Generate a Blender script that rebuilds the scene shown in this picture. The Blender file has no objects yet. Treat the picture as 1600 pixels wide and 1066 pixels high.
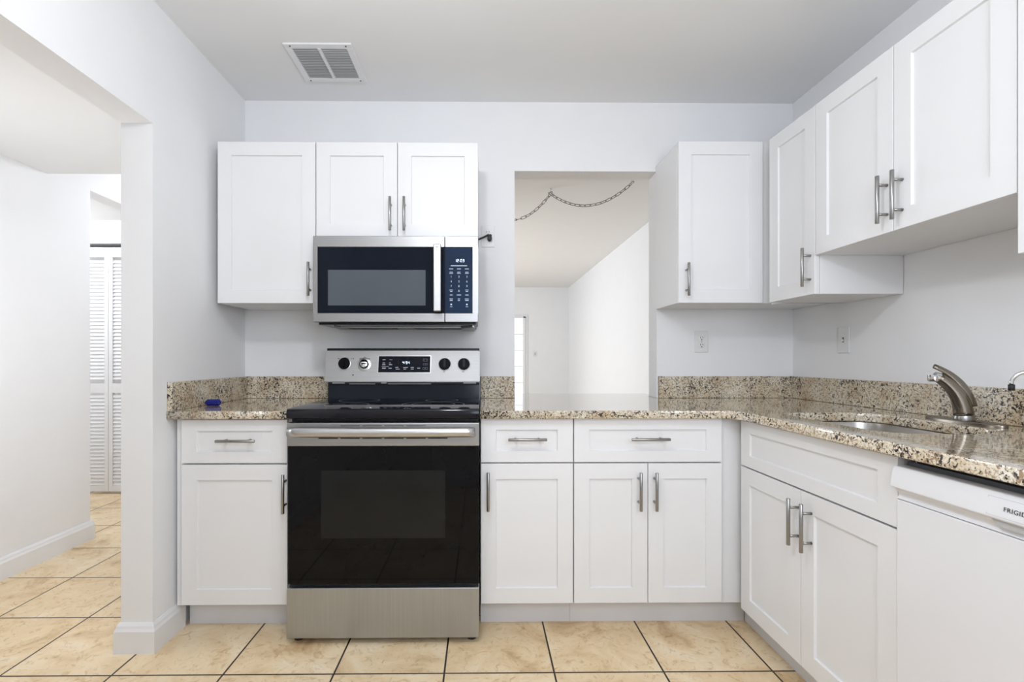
import bpy, bmesh, math, random
from mathutils import Vector, Matrix

random.seed(7)
C = bpy.context.scene.collection
scn = bpy.context.scene
R = math.radians

# ------------------------------------------------------------------ camera
FOC = 765.0
cam_d = bpy.data.cameras.new('camera')
cam = bpy.data.objects.new('camera', cam_d)
C.objects.link(cam)
cam_d.sensor_fit = 'HORIZONTAL'
cam_d.sensor_width = 36.0
cam_d.lens = FOC / 1600 * 36.0
cam_d.shift_x = (800 - 760.0) / 1600
cam_d.shift_y = (561 - 533) / 1600
cam_d.clip_start = 0.02
cam.location = (0, 0, 1.131)
cam.rotation_euler = (R(90), 0, R(-0.6))
scn.camera = cam

# ------------------------------------------------------------------ world, lights, exposure
world = bpy.data.worlds.new('world')
scn.world = world
world.use_nodes = True
bgn = world.node_tree.nodes['Background']
bgn.inputs[0].default_value = (0.93, 0.97, 1.0, 1)
bgn.inputs[1].default_value = 1.4

def area(name, loc, rot, sx, sy, power, col=(1, 1, 1), shape='RECTANGLE'):
    d = bpy.data.lights.new(name, 'AREA')
    d.shape = shape
    d.size = sx
    if shape in ('RECTANGLE', 'ELLIPSE'):
        d.size_y = sy
    d.energy = power
    d.color = col
    o = bpy.data.objects.new(name, d)
    C.objects.link(o)
    o.location = loc
    o.rotation_euler = rot
    return o

def globe(name, loc, rad, power, col):
    d = bpy.data.lights.new(name, 'POINT')
    d.shadow_soft_size = rad
    d.energy = power
    d.color = col
    o = bpy.data.objects.new(name, d)
    C.objects.link(o)
    o.location = loc
    return o

YRW = -0.43
COOL = (0.962, 0.99, 1.034)
globe('kitchen_lamp_light', (-0.22, 0.72, 2.20), 0.075, 23.5, COOL)
globe('hall_fill_light', (-2.0, 1.86, 1.30), 0.14, 10, COOL)  # unseen fill added for the hall, height balances wall against ceiling; no fixture
globe('passage_fill_light', (-1.75, 3.9, 2.3), 0.14, 24, COOL)  # added unseen fill that brightens the passage; no fixture there
globe('closet_fill_light', (-3.6, 3.5, 2.1), 0.1, 15, COOL)  # unseen fill added before the closet door; no lamp stands here
area('kitchen_window_light', (0.55, YRW + 0.0, 1.62), (R(90), 0, 0), 1.26, 0.96, 17.5, (0.90, 0.98, 1.12))
area('living_window_light', (-2.55, 6.2, 1.5), (0, R(-90), 0), 1.5, 2.4, 72, (0.91, 0.99, 1.12))

scn.view_settings.view_transform = 'Standard'
scn.view_settings.look = 'None'
scn.view_settings.gamma = 1.0
scn.view_settings.use_curve_mapping = False
scn.view_settings.exposure = 0.04

# ------------------------------------------------------------------ materials
def nmat(name):
    m = bpy.data.materials.new(name)
    m.use_nodes = True
    nt = m.node_tree
    b = nt.nodes['Principled BSDF']
    return m, nt, b

def N(nt, t, **kw):
    n = nt.nodes.new(t)
    for k, v in kw.items():
        if k in n.inputs:
            n.inputs[k].default_value = v
        else:
            setattr(n, k, v)
    return n

def coords(nt, scale=(1, 1, 1), loc=(0, 0, 0), world=False):
    if world:
        g = N(nt, 'ShaderNodeNewGeometry').outputs['Position']
    else:
        g = N(nt, 'ShaderNodeTexCoord').outputs['Object']
    mp = N(nt, 'ShaderNodeMapping')
    mp.inputs['Scale'].default_value = scale
    mp.inputs['Location'].default_value = loc
    nt.links.new(g, mp.inputs[0])
    return mp.outputs[0]

def ramp(nt, src, stops):
    r = N(nt, 'ShaderNodeValToRGB')
    els = r.color_ramp.elements
    while len(els) < len(stops):
        els.new(0.5)
    for e, (p, c) in zip(els, stops):
        e.position = p
        e.color = c if len(c) == 4 else (*c, 1)
    nt.links.new(src, r.inputs[0])
    return r.outputs[0]

def g3(v):
    return (v, v, v, 1)

def mixc(nt, fac, a, b, mode='MIX'):
    n = N(nt, 'ShaderNodeMix')
    n.data_type = 'RGBA'
    n.blend_type = mode
    for i, s in ((0, fac), (6, a), (7, b)):
        if hasattr(s, 'default_value') or hasattr(s, 'is_linked'):
            nt.links.new(s, n.inputs[i])
        else:
            n.inputs[i].default_value = s
    return n.outputs[2]

def simple(name, col, rough=0.5, metal=0.0, spec=0.5, noise=0.02, nscale=6.0, bump=0.0, bscale=80.0, coat=0.0):
    m, nt, b = nmat(name)
    v = coords(nt)
    n = N(nt, 'ShaderNodeTexNoise', Scale=nscale, Detail=3.0)
    nt.links.new(v, n.inputs['Vector'])
    lo = tuple(max(0, c * (1 - noise)) for c in col)
    hi = tuple(min(1, c * (1 + noise)) for c in col)
    nt.links.new(ramp(nt, n.outputs['Fac'], [(0.3, lo), (0.7, hi)]), b.inputs['Base Color'])
    b.inputs['Roughness'].default_value = rough
    b.inputs['Metallic'].default_value = metal
    b.inputs['Specular IOR Level'].default_value = spec
    if coat:
        b.inputs['Coat Weight'].default_value = coat
        b.inputs['Coat Roughness'].default_value = 0.03
    if bump:
        n2 = N(nt, 'ShaderNodeTexNoise', Scale=bscale, Detail=4.0)
        nt.links.new(v, n2.inputs['Vector'])
        bp = N(nt, 'ShaderNodeBump', Strength=bump, Distance=0.004)
        nt.links.new(n2.outputs['Fac'], bp.inputs['Height'])
        nt.links.new(bp.outputs['Normal'], b.inputs['Normal'])
    return m

def emis(name, col, s):
    m, nt, b = nmat(name)
    b.inputs['Base Color'].default_value = (*col, 1)
    b.inputs['Emission Color'].default_value = (*col, 1)
    b.inputs['Emission Strength'].default_value = s
    return m

def tile_mat():
    m, nt, b = nmat('floor_tile')
    S = 0.396
    v = coords(nt, loc=(0.133 + 10 * S, -1.762 + 10 * S, 0), world=True)
    br = N(nt, 'ShaderNodeTexBrick')
    br.offset = 0.0
    br.squash = 1.0
    br.inputs['Scale'].default_value = 1.0
    br.inputs['Brick Width'].default_value = S
    br.inputs['Row Height'].default_value = S
    br.inputs['Mortar Size'].default_value = 0.0036
    br.inputs['Mortar Smooth'].default_value = 0.15
    br.inputs['Color1'].default_value = (0.0, 0.0, 0.0, 1)
    br.inputs['Color2'].default_value = (1, 1, 1, 1)
    br.inputs['Mortar'].default_value = (0.5, 0.5, 0.5, 1)
    nt.links.new(v, br.inputs['Vector'])
    # large mottling, shifted per tile by the brick's random value
    sh = N(nt, 'ShaderNodeVectorMath', operation='MULTIPLY_ADD')
    nt.links.new(br.outputs['Color'], sh.inputs[0])
    sh.inputs[1].default_value = (7.3, 4.1, 2.7)
    nt.links.new(v, sh.inputs[2])
    n1 = N(nt, 'ShaderNodeTexNoise', Scale=4.5, Detail=6.0, Roughness=0.62, Distortion=0.9)
    nt.links.new(sh.outputs[0], n1.inputs['Vector'])
    base = ramp(nt, n1.outputs['Fac'], [(0.28, (0.56, 0.37, 0.19)), (0.43, (0.82, 0.63, 0.385)),
                                        (0.56, (0.90, 0.73, 0.49)), (0.72, (0.94, 0.83, 0.64))])
    n2 = N(nt, 'ShaderNodeTexNoise', Scale=17.0, Detail=7.0, Roughness=0.68, Distortion=2.2)
    nt.links.new(sh.outputs[0], n2.inputs['Vector'])
    vein = ramp(nt, n2.outputs['Fac'], [(0.34, (0.78, 0.70, 0.59)), (0.46, (1, 1, 1)), (0.56, (1, 1, 1)), (0.68, (1.0, 0.97, 0.92))])
    col = mixc(nt, 1.0, base, vein, 'MULTIPLY')
    tone = ramp(nt, br.outputs['Color'], [(0.0, (0.95, 0.93, 0.90)), (1.0, (1.0, 1.0, 1.0))])
    col = mixc(nt, 1.0, col, tone, 'MULTIPLY')
    col = mixc(nt, br.outputs['Fac'], col, (0.028, 0.018, 0.012, 1))
    nt.links.new(col, b.inputs['Base Color'])
    b.inputs['Roughness'].default_value = 0.36
    b.inputs['Specular IOR Level'].default_value = 0.4
    inv = N(nt, 'ShaderNodeMath', operation='MULTIPLY_ADD')
    nt.links.new(br.outputs['Fac'], inv.inputs[0])
    inv.inputs[1].default_value = -1.2
    nt.links.new(n2.outputs['Fac'], inv.inputs[2])
    bp = N(nt, 'ShaderNodeBump', Strength=0.5, Distance=0.006)
    nt.links.new(inv.outputs[0], bp.inputs['Height'])
    nt.links.new(bp.outputs['Normal'], b.inputs['Normal'])
    return m

def granite_mat(name='granite', polished=True):
    m, nt, b = nmat(name)
    v = coords(nt, world=True)
    n1 = N(nt, 'ShaderNodeTexNoise', Scale=9.0, Detail=4.0, Roughness=0.6)
    nt.links.new(v, n1.inputs['Vector'])
    base = ramp(nt, n1.outputs['Fac'], [(0.30, (0.60, 0.475, 0.325)), (0.45, (0.71, 0.62, 0.48)),
                                        (0.6, (0.79, 0.735, 0.62)), (0.75, (0.85, 0.82, 0.75))])
    n2 = N(nt, 'ShaderNodeTexNoise', Scale=120.0, Detail=5.0, Roughness=0.65, Distortion=0.6)
    nt.links.new(v, n2.inputs['Vector'])
    grain = ramp(nt, n2.outputs['Fac'], [(0.37, (0.34, 0.29, 0.23)), (0.46, (0.84, 0.80, 0.73)), (0.58, (1, 1, 1)), (0.7, (1.0, 0.99, 0.96))])
    col = mixc(nt, 1.0, base, grain, 'MULTIPLY')
    def flecks(col, scale, lo, hi, colr, loc, stretch, clump):
        vv = coords(nt, scale=stretch, loc=loc, world=True)
        a = N(nt, 'ShaderNodeTexNoise', Scale=scale, Detail=2.5, Roughness=0.5, Distortion=1.1)
        nt.links.new(vv, a.inputs['Vector'])
        c = N(nt, 'ShaderNodeTexNoise', Scale=12.0, Detail=1.0)
        nt.links.new(vv, c.inputs['Vector'])
        ad = N(nt, 'ShaderNodeMath', operation='MULTIPLY_ADD')
        nt.links.new(c.outputs['Fac'], ad.inputs[0])
        ad.inputs[1].default_value = clump
        nt.links.new(a.outputs['Fac'], ad.inputs[2])
        off = clump * 0.5
        return mixc(nt, ramp(nt, ad.outputs[0], [(lo + off, g3(0)), (hi + off, g3(1))]), col, colr)
    col = flecks(col, 85.0, 0.60, 0.68, (0.34, 0.23, 0.14, 1), (1.1, 12.7, 8.3), (1.0, 1.0, 1.0), 0.30)
    col = flecks(col, 135.0, 0.585, 0.62, (0.028, 0.022, 0.020, 1), (3.1, 7.7, 1.3), (1.0, 0.8, 0.8), 0.30)
    col = flecks(col, 80.0, 0.62, 0.65, (0.022, 0.018, 0.018, 1), (5.4, 2.2, 9.9), (1.0, 1.0, 1.0), 0.30)
    nt.links.new(col, b.inputs['Base Color'])
    if polished:
        b.inputs['Roughness'].default_value = 0.06
        b.inputs['IOR'].default_value = 1.6
        b.inputs['Coat Weight'].default_value = 0.5
        b.inputs['Coat Roughness'].default_value = 0.03
    else:
        b.inputs['Roughness'].default_value = 0.32
        b.inputs['IOR'].default_value = 1.45
    return m

def steel_mat(name, col, rough, axis='x', bump=0.04, lo=0.9):
    m, nt, b = nmat(name)
    sc = {'x': (3, 260, 260), 'z': (260, 260, 3), 'y': (260, 3, 260)}[axis]
    v = coords(nt, scale=sc)
    n = N(nt, 'ShaderNodeTexNoise', Scale=1.0, Detail=3.0)
    nt.links.new(v, n.inputs['Vector'])
    nt.links.new(ramp(nt, n.outputs['Fac'], [(0.3, tuple(c * lo for c in col)), (0.7, col)]), b.inputs['Base Color'])
    b.inputs['Metallic'].default_value = 1.0
    b.inputs['Roughness'].default_value = rough
    bp = N(nt, 'ShaderNodeBump', Strength=bump, Distance=0.001)
    nt.links.new(n.outputs['Fac'], bp.inputs['Height'])
    nt.links.new(bp.outputs['Normal'], b.inputs['Normal'])
    return m

def glass_mat(name):
    m = bpy.data.materials.new(name)
    m.use_nodes = True
    nt = m.node_tree
    nt.nodes.remove(nt.nodes['Principled BSDF'])
    out = nt.nodes['Material Output']
    t = N(nt, 'ShaderNodeBsdfTransparent')
    g = N(nt, 'ShaderNodeBsdfGlossy', Roughness=0.02)
    f = N(nt, 'ShaderNodeFresnel', IOR=1.45)
    mx = N(nt, 'ShaderNodeMixShader')
    nt.links.new(f.outputs[0], mx.inputs[0])
    nt.links.new(t.outputs[0], mx.inputs[1])
    nt.links.new(g.outputs[0], mx.inputs[2])
    nt.links.new(mx.outputs[0], out.inputs[0])
    return m

M = {}
M['wall'] = simple('wall_paint', (0.87, 0.87, 0.875), 0.6, noise=0.008, bump=0.10, bscale=70, spec=0.3)
M['stucco'] = simple('rough_wall_paint', (0.87, 0.87, 0.875), 0.6, noise=0.008, bump=0.9, bscale=38, spec=0.3)
M['ceil'] = simple('ceiling_paint', (0.88, 0.88, 0.88), 0.8, noise=0.006, spec=0.2)
M['trim'] = simple('trim_paint', (0.84, 0.84, 0.85), 0.4, noise=0.008)
M['cab'] = simple('cabinet_paint', (0.83, 0.83, 0.835), 0.38, noise=0.006)
M['toe'] = simple('toe_kick_paint', (0.76, 0.76, 0.78), 0.5, noise=0.02)
M['plate'] = simple('plate_plastic', (0.80, 0.80, 0.79), 0.35, noise=0.01)
M['dw'] = simple('dishwasher_enamel', (0.84, 0.84, 0.86), 0.25, noise=0.006)
M['slot'] = simple('dark_slot', (0.012, 0.012, 0.013), 0.6)
M['black'] = simple('black_enamel', (0.008, 0.008, 0.010), 0.25, noise=0.1, spec=0.25)
M['blackglass'] = simple('black_glass', (0.004, 0.004, 0.005), 0.03, noise=0.1, spec=0.16)
M['cooktop'] = simple('cooktop_glass', (0.006, 0.006, 0.010), 0.06, noise=0.1, spec=0.3)
M['riser'] = simple('backguard_enamel', (0.007, 0.011, 0.020), 0.12, noise=0.1, spec=0.22)
M['ovenwin'] = simple('oven_window_glass', (0.012, 0.0125, 0.0125), 0.03, noise=0.1, spec=0.2)  # real window; its paler base also carries a painted reflection of the room
M['mwglass'] = simple('microwave_glass', (0.006, 0.009, 0.017), 0.05, noise=0.1, spec=0.1)
M['mwwin'] = simple('microwave_window_mesh', (0.085, 0.10, 0.118), 0.15, noise=0.04, spec=0.3)
M['bluereflect'] = simple('control_glass', (0.006, 0.022, 0.060), 0.06, noise=0.1, spec=0.25)  # blue of the reflected window light is put into the base colour
M['rangepanel'] = simple('range_display_glass', (0.005, 0.007, 0.015), 0.06, noise=0.1, spec=0.2)
M['knob'] = simple('black_knob', (0.007, 0.007, 0.009), 0.5, noise=0.1, spec=0.08)
M['knobface'] = simple('knob_blade', (0.014, 0.021, 0.032), 0.4, noise=0.1, spec=0.15)
M['greydark'] = simple('dark_grey_plastic', (0.075, 0.082, 0.095), 0.45, noise=0.05)
M['duct'] = simple('duct_grey', (0.52, 0.52, 0.52), 0.7)
M['greylegend'] = simple('pale_grey_print', (0.55, 0.57, 0.60), 0.5)
M['dimlegend'] = simple('dim_grey_print', (0.16, 0.17, 0.19), 0.5)
M['bluelegend'] = simple('pale_blue_print', (0.62, 0.72, 0.84), 0.5)
M['darkprint'] = simple('dark_print', (0.05, 0.05, 0.055), 0.5)
M['ring'] = simple('burner_print', (0.32, 0.33, 0.35), 0.25)
M['redmark'] = simple('red_mark', (0.5, 0.04, 0.03), 0.4)
M['steel'] = steel_mat('brushed_steel', (0.40, 0.399, 0.398), 0.38)
M['steelpanel'] = steel_mat('brushed_steel_panel', (0.42, 0.418, 0.416), 0.5)
M['steeldark'] = steel_mat('brushed_steel_drawer', (0.44, 0.465, 0.49), 0.36, 'z')
M['steelhandle'] = steel_mat('handle_steel', (0.58, 0.58, 0.585), 0.3)
M['nickel'] = steel_mat('brushed_nickel', (0.36, 0.355, 0.345), 0.30, 'z', 0.08)
M['faucet'] = steel_mat('faucet_nickel', (0.25, 0.22, 0.18), 0.24, 'y', 0.02)
M['chrome'] = simple('chrome', (0.75, 0.75, 0.76), 0.08, metal=1.0)
M['sink'] = steel_mat('sink_steel', (0.62, 0.60, 0.57), 0.28, 'y', 0.03)
M['chain'] = simple('chain_metal', (0.25, 0.24, 0.23), 0.4, metal=0.8)
M['bluepl'] = simple('blue_plastic', (0.004, 0.010, 0.19), 0.12, noise=0.2, nscale=60)
M['rubber'] = simple('black_rubber', (0.02, 0.02, 0.02), 0.6)
M['glow'] = emis('clock_digits', (0.75, 0.88, 1.0), 1.6)
M['tile'] = tile_mat()
M['granite'] = granite_mat()
M['granite_splash'] = granite_mat('granite_splash', False)
M['glass'] = glass_mat('window_glass')
M['chip'] = simple('bare_wood_end', (0.35, 0.27, 0.2), 0.8)

# ------------------------------------------------------------------ mesh helpers
class MB:
    def __init__(s):
        s.bm = bmesh.new()

    def box(s, x0, x1, y0, y1, z0, z1, bev=0.0, seg=2):
        t = bmesh.new()
        bmesh.ops.create_cube(t, size=1.0)
        for v in t.verts:
            v.co = Vector(((x0 + x1) / 2 + v.co.x * (x1 - x0), (y0 + y1) / 2 + v.co.y * (y1 - y0), (z0 + z1) / 2 + v.co.z * (z1 - z0)))
        if bev:
            bmesh.ops.bevel(t, geom=list(t.edges), offset=bev, segments=seg, affect='EDGES', profile=0.5)
        return s.add(t)

    def add(s, t, mat=None):
        me = bpy.data.meshes.new('tmp')
        t.to_mesh(me)
        t.free()
        if mat is not None:
            me.transform(mat)
        s.bm.from_mesh(me)
        bpy.data.meshes.remove(me)
        return s

    def poly_prism(s, pts, axis, a, b, bev=0.0):
        """extrude a closed 2D polygon along an axis; pts are the other two coords in order"""
        t = bmesh.new()
        def co(p, w):
            return {'x': (w, p[0], p[1]), 'y': (p[0], w, p[1]), 'z': (p[0], p[1], w)}[axis]
        lo = [t.verts.new(co(p, a)) for p in pts]
        hi = [t.verts.new(co(p, b)) for p in pts]
        n = len(pts)
        t.faces.new(lo[::-1])
        t.faces.new(hi)
        for i in range(n):
            t.faces.new((lo[i], lo[(i + 1) % n], hi[(i + 1) % n], hi[i]))
        bmesh.ops.recalc_face_normals(t, faces=list(t.faces))
        if bev:
            bmesh.ops.bevel(t, geom=list(t.edges), offset=bev, segments=2, affect='EDGES')
        return s.add(t)

    def tube(s, pts, rad, seg=14, cap=True, flat=None):
        """swept tube; rad a number or per-point list; flat=(sx, sy) squashes the section"""
        pts = [Vector(p) for p in pts]
        n = len(pts)
        rads = rad if isinstance(rad, (list, tuple)) else [rad] * n
        t = bmesh.new()
        rings = []
        up = None
        for i, p in enumerate(pts):
            d = (pts[min(i + 1, n - 1)] - pts[max(i - 1, 0)]).normalized()
            if up is None:
                up = Vector((0, 0, 1)) if abs(d.z) < 0.9 else Vector((0, 1, 0))
            side = d.cross(up).normalized()
            up = side.cross(d).normalized()
            sx, sy = flat if flat else (1, 1)
            ring = []
            for k in range(seg):
                a = 2 * math.pi * k / seg
                ring.append(t.verts.new(p + side * math.cos(a) * rads[i] * sx + up * math.sin(a) * rads[i] * sy))
            rings.append(ring)
        for i in range(n - 1):
            for k in range(seg):
                t.faces.new((rings[i][k], rings[i][(k + 1) % seg], rings[i + 1][(k + 1) % seg], rings[i + 1][k]))
        if cap:
            t.faces.new(rings[0][::-1])
            t.faces.new(rings[-1])
        for f in t.faces:
            f.smooth = len(f.verts) == 4
        bmesh.ops.recalc_face_normals(t, faces=list(t.faces))
        return s.add(t)

    def lathe(s, prof, origin, axis, seg=28):
        """prof: list of (radius, height along axis)"""
        ax = Vector(axis).normalized()
        q = Vector((0, 0, 1)).rotation_difference(ax)
        t = bmesh.new()
        rings = []
        for r, h in prof:
            if r < 1e-6:
                rings.append([t.verts.new((0, 0, h))])
            else:
                rings.append([t.verts.new((r * math.cos(2 * math.pi * k / seg), r * math.sin(2 * math.pi * k / seg), h)) for k in range(seg)])
        for i in range(len(rings) - 1):
            a, b = rings[i], rings[i + 1]
            for k in range(seg):
                if len(a) == 1 and len(b) == 1:
                    continue
                if len(a) == 1:
                    f = t.faces.new((a[0], b[k], b[(k + 1) % seg]))
                elif len(b) == 1:
                    f = t.faces.new((a[k], a[(k + 1) % seg], b[0]))
                else:
                    f = t.faces.new((a[k], a[(k + 1) % seg], b[(k + 1) % seg], b[k]))
        for e in (rings[0], rings[-1]):
            if len(e) > 1:
                t.faces.new(e)
        bmesh.ops.recalc_face_normals(t, faces=list(t.faces))
        return s.add(t, Matrix.Translation(Vector(origin)) @ q.to_matrix().to_4x4())

    def text(s, body, size, mat, extrude=0.0003, align='CENTER', space=1.0, width=None):
        cu = bpy.data.curves.new('txt', 'FONT')
        cu.body = body
        cu.size = size
        cu.extrude = extrude
        cu.space_character = space
        cu.align_x = align
        cu.align_y = 'CENTER'
        o = bpy.data.objects.new('txt', cu)
        C.objects.link(o)
        dg = bpy.context.evaluated_depsgraph_get()
        me = bpy.data.meshes.new_from_object(o.evaluated_get(dg))
        bpy.data.objects.remove(o)
        bpy.data.curves.remove(cu)
        if width:
            xs_ = [v.co.x for v in me.vertices]
            me.transform(Matrix.Scale(width / (max(xs_) - min(xs_)), 4, (1, 0, 0)))
        me.transform(mat)
        s.bm.from_mesh(me)
        bpy.data.meshes.remove(me)
        return s

    def build(s, name, mat, parent=None, loc=None, smooth=None):
        me = bpy.data.meshes.new(name)
        s.bm.to_mesh(me)
        s.bm.free()
        me.materials.append(M[mat])
        if smooth:
            for p in me.polygons:
                p.use_smooth = True
            try:
                me.set_sharp_from_angle(angle=R(smooth))
            except Exception:
                pass
        o = bpy.data.objects.new(name, me)
        C.objects.link(o)
        if parent is not None:
            o.parent = parent
        if loc:
            o.location = loc
        return o

def tag(o, label=None, cat=None, group=None, kind=None):
    if label: o['label'] = label
    if cat: o['category'] = cat
    if group: o['group'] = group
    if kind: o['kind'] = kind
    return o

def thing(name, loc, label, cat, rz=0.0, group=None):
    o = bpy.data.objects.new(name, None)
    o.empty_display_size = 0.1
    C.objects.link(o)
    o.location = loc
    o.rotation_euler = (0, 0, rz)
    return tag(o, label, cat, group)

def struct(name, mb, mat, parent=None):
    o = mb.build(name, mat, parent)
    if parent is None:
        o['kind'] = 'structure'
    return o

# =================================================================== SETTING
XL, XR, YB = -1.269, 1.695, 2.645      # kitchen left wall, right wall, back wall
YR = -0.42                             # wall behind the camera
YJ = 1.905                             # jamb of the opening in the left wall
CZ = 2.52                              # ceiling height
TW = 0.122                             # wall thickness
HX = -2.46                             # hall's left wall
FYR = 9.49                             # far wall of the living room

struct('floor', MB().box(-4.6, 2.0, YR - 0.2, FYR + 0.3, -0.08, 0), 'tile')
struct('ceiling', MB().box(XL - TW, XR + TW, YR - TW, YB + 0.06, CZ, CZ + 0.1), 'ceil')
struct('ceiling_living', MB().box(-2.6, XR + TW, YB + 0.06, FYR + TW, CZ, CZ + 0.1), 'ceil')
# back wall with the pass-through opening
OX0, OX1, OZ = 0.18, 0.954, 2.15
wb = MB()
wb.box(XL - TW, OX0, YB, YB + 0.118, 0, CZ)
wb.box(OX1, XR, YB, YB + 0.118, 0, CZ)
wb.box(OX0, OX1, YB, YB + 0.118, OZ, CZ)
wb.box(OX0, OX1, YB, YB + 0.118, 0, 0.884)
struct('wall_back', wb, 'wall')
# rough-plastered lining of the opening (right jamb and head)
lj = MB()
lj.box(OX1 - 0.004, OX1 + 0.002, YB - 0.003, YB + 0.121, 0.921, OZ)
lj.box(OX0, OX1, YB - 0.003, YB + 0.121, OZ - 0.004, OZ + 0.002)
struct('trim_1', lj, 'stucco')
# left wall: post beside the cabinets, header over the opening, far piece behind the camera
wl = MB()
wl.box(XL - TW, XL, YJ, YB + 0.001, 0, CZ)
wl.box(XL - TW, XL, 0.72, YJ, 2.042, CZ)
wl.box(XL - TW, XL, YR, 0.72, 0, CZ)
struct('wall_left', wl, 'wall')
struct('wall_right', MB().box(XR, XR + TW, YR - TW, FYR + TW, 0, CZ), 'wall')
wr = MB()                               # rear wall with the kitchen window
wr.box(-2.6, -0.10, YR - TW, YR, 0, CZ)
wr.box(1.20, XR, YR - TW, YR, 0, CZ)
wr.box(-0.10, 1.20, YR - TW, YR, 0, 1.12)
wr.box(-0.10, 1.20, YR - TW, YR, 2.12, CZ)
struct('wall_rear', wr, 'wall')

def base_profile(t=0.017, h=0.113):
    return [(0, 0), (t, 0), (t, h - 0.028), (t * 0.72, h - 0.018), (t * 0.62, h - 0.010), (t * 0.3, h), (0, h)]

def skirting(m, path, prof):
    """sweep a profile (offset to the right of the path, height) along a 2D path with mitred corners"""
    n = len(path)
    P = [Vector(p) for p in path]
    t = bmesh.new()
    rings = []
    for i, p in enumerate(P):
        ds = []
        if i > 0: ds.append((P[i] - P[i - 1]).normalized())
        if i < n - 1: ds.append((P[i + 1] - P[i]).normalized())
        ns = [Vector((d.y, -d.x)) for d in ds]
        nn = ns[0] if len(ns) == 1 else (ns[0] + ns[1]) / (1 + ns[0].dot(ns[1]))
        rings.append([t.verts.new((p.x + nn.x * a, p.y + nn.y * a, z)) for a, z in prof])
    k = len(prof)
    for a, b in zip(rings, rings[1:]):
        for q in range(k):
            t.faces.new((a[q], a[(q + 1) % k], b[(q + 1) % k], b[q]))
    t.faces.new(rings[0]); t.faces.new(rings[-1])
    bmesh.ops.recalc_face_normals(t, faces=list(t.faces))
    return m.add(t)

# baseboard wrapping the end of the left wall beside the cabinets
pr = base_profile()
struct('baseboard_left', skirting(MB(), [(XL - TW, 3.0), (XL - TW, YJ), (XL, YJ), (XL, 2.088)], pr), 'trim')
struct('baseboard_rear', skirting(MB(), [(XR, YR), (XL, YR), (XL, 0.72)], pr), 'trim')

# hall beyond the opening
wh = MB()
wh.box(HX - TW, HX, YR - TW, 3.105, 0, CZ)
wh.box(HX - TW, HX, 3.105, 4.155, 2.191, CZ)
wh.box(HX - TW, HX, 4.155, 4.6, 0, CZ)
struct('wall_hall', wh, 'wall')
struct('ceiling_hall', MB().box(HX, XL - TW, YR, 2.80, 2.18, CZ), 'ceil')
struct('ceiling_passage', MB().box(HX - TW, XL - TW, 2.80, 4.6, CZ, CZ + 0.1), 'ceil')
struct('baseboard_hall', skirting(MB(), [(HX, YR), (HX, 3.105), (HX - TW, 3.105)], base_profile(0.018, 0.115)), 'trim')
struct('wall_hall_end', MB().box(HX, -1.272, 4.6, 4.72, 0, CZ), 'wall')
struct('wall_hall_right', MB().box(XL - TW, XL - TW + 0.1, YB + 0.119, 4.6, 0, CZ), 'wall')
# side passage with the closet
wc = MB()
wc.box(-4.2, -2.75, 4.16, 4.26, 2.105, 2.3)
wc.box(-2.75, HX - TW, 4.16, 4.26, 0, 2.3)
wc.box(-4.2, -3.75, 4.16, 4.26, 0, 2.105)
wc.box(-3.75, -2.75, 4.70, 4.75, 0, 2.3)
wc.box(-4.3, -4.2, 2.9, 4.26, 0, 2.3)
wc.box(-4.2, HX - TW, 2.86, 2.98, 0, 2.3)
struct('wall_closet', wc, 'wall')
struct('ceiling_closet', MB().box(-4.3, HX - TW, 2.86, 4.75, 2.30, 2.38), 'ceil')

# louvred folding closet door: panels meet at x = -3.13
door = tag(bpy.data.objects.new('door_1', None), kind='structure')
C.objects.link(door)
door.location = (-3.13, 4.155, 0.0)
pw = 0.30
for px0 in (-2 * pw, -pw, 0.0, pw):
    x0, x1 = px0 + 0.0015, px0 + pw - 0.0015
    fr = MB()
    st = 0.032
    fr.box(x0, x0 + st, -0.014, 0.014, 0.018, 2.068, 0.002)
    fr.box(x1 - st, x1, -0.014, 0.014, 0.018, 2.068, 0.002)
    for z0, z1 in ((0.018, 0.068), (0.845, 0.925), (1.985, 2.068)):
        fr.box(x0 + st, x1 - st, -0.013, 0.013, z0, z1)
    p = fr.build('door_panel', 'trim', door)
    lv = MB()
    z = 0.082
    while z < 1.975:
        if not (0.830 < z < 0.940):
            t = bmesh.new()
            bmesh.ops.create_cube(t, size=1.0)
            for v in t.verts:
                v.co = Vector((v.co.x * (x1 - x0 - 2 * st), v.co.y * 0.006, v.co.z * 0.0265))
            lv.add(t, Matrix.Translation(((x0 + x1) / 2, 0, z)) @ Matrix.Rotation(R(-24), 4, 'X'))
        z += 0.0306
    lv.build('louvers', 'trim', p)
tr = MB().box(-2 * pw, 2 * pw, -0.016, 0.016, 2.074, 2.090)
tr.build('door_track', 'slot', door)

# living room beyond the pass-through
WX0, WX1 = -0.50, 0.856
wf = MB()
wf.box(-2.6, WX0, FYR, FYR + TW, 0, CZ)
wf.box(WX1, XR, FYR, FYR + TW, 0, CZ)
wf.box(WX0, WX1, FYR, FYR + TW, 1.95, CZ)
struct('wall_far', wf, 'wall')
wl2 = MB()
wl2.box(-2.72, -2.6, 4.80, 5.0, 0, CZ)
wl2.box(-2.72, -2.6, 7.4, FYR + TW, 0, CZ)
wl2.box(-2.72, -2.6, 5.0, 7.4, 0, 0.75)
wl2.box(-2.72, -2.6, 5.0, 7.4, 2.25, CZ)
struct('wall_living_left', wl2, 'wall')
struct('wall_living_near', MB().box(-2.6, XL - TW - 0.001, 4.725, 4.80, 0, CZ), 'wall')

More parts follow.
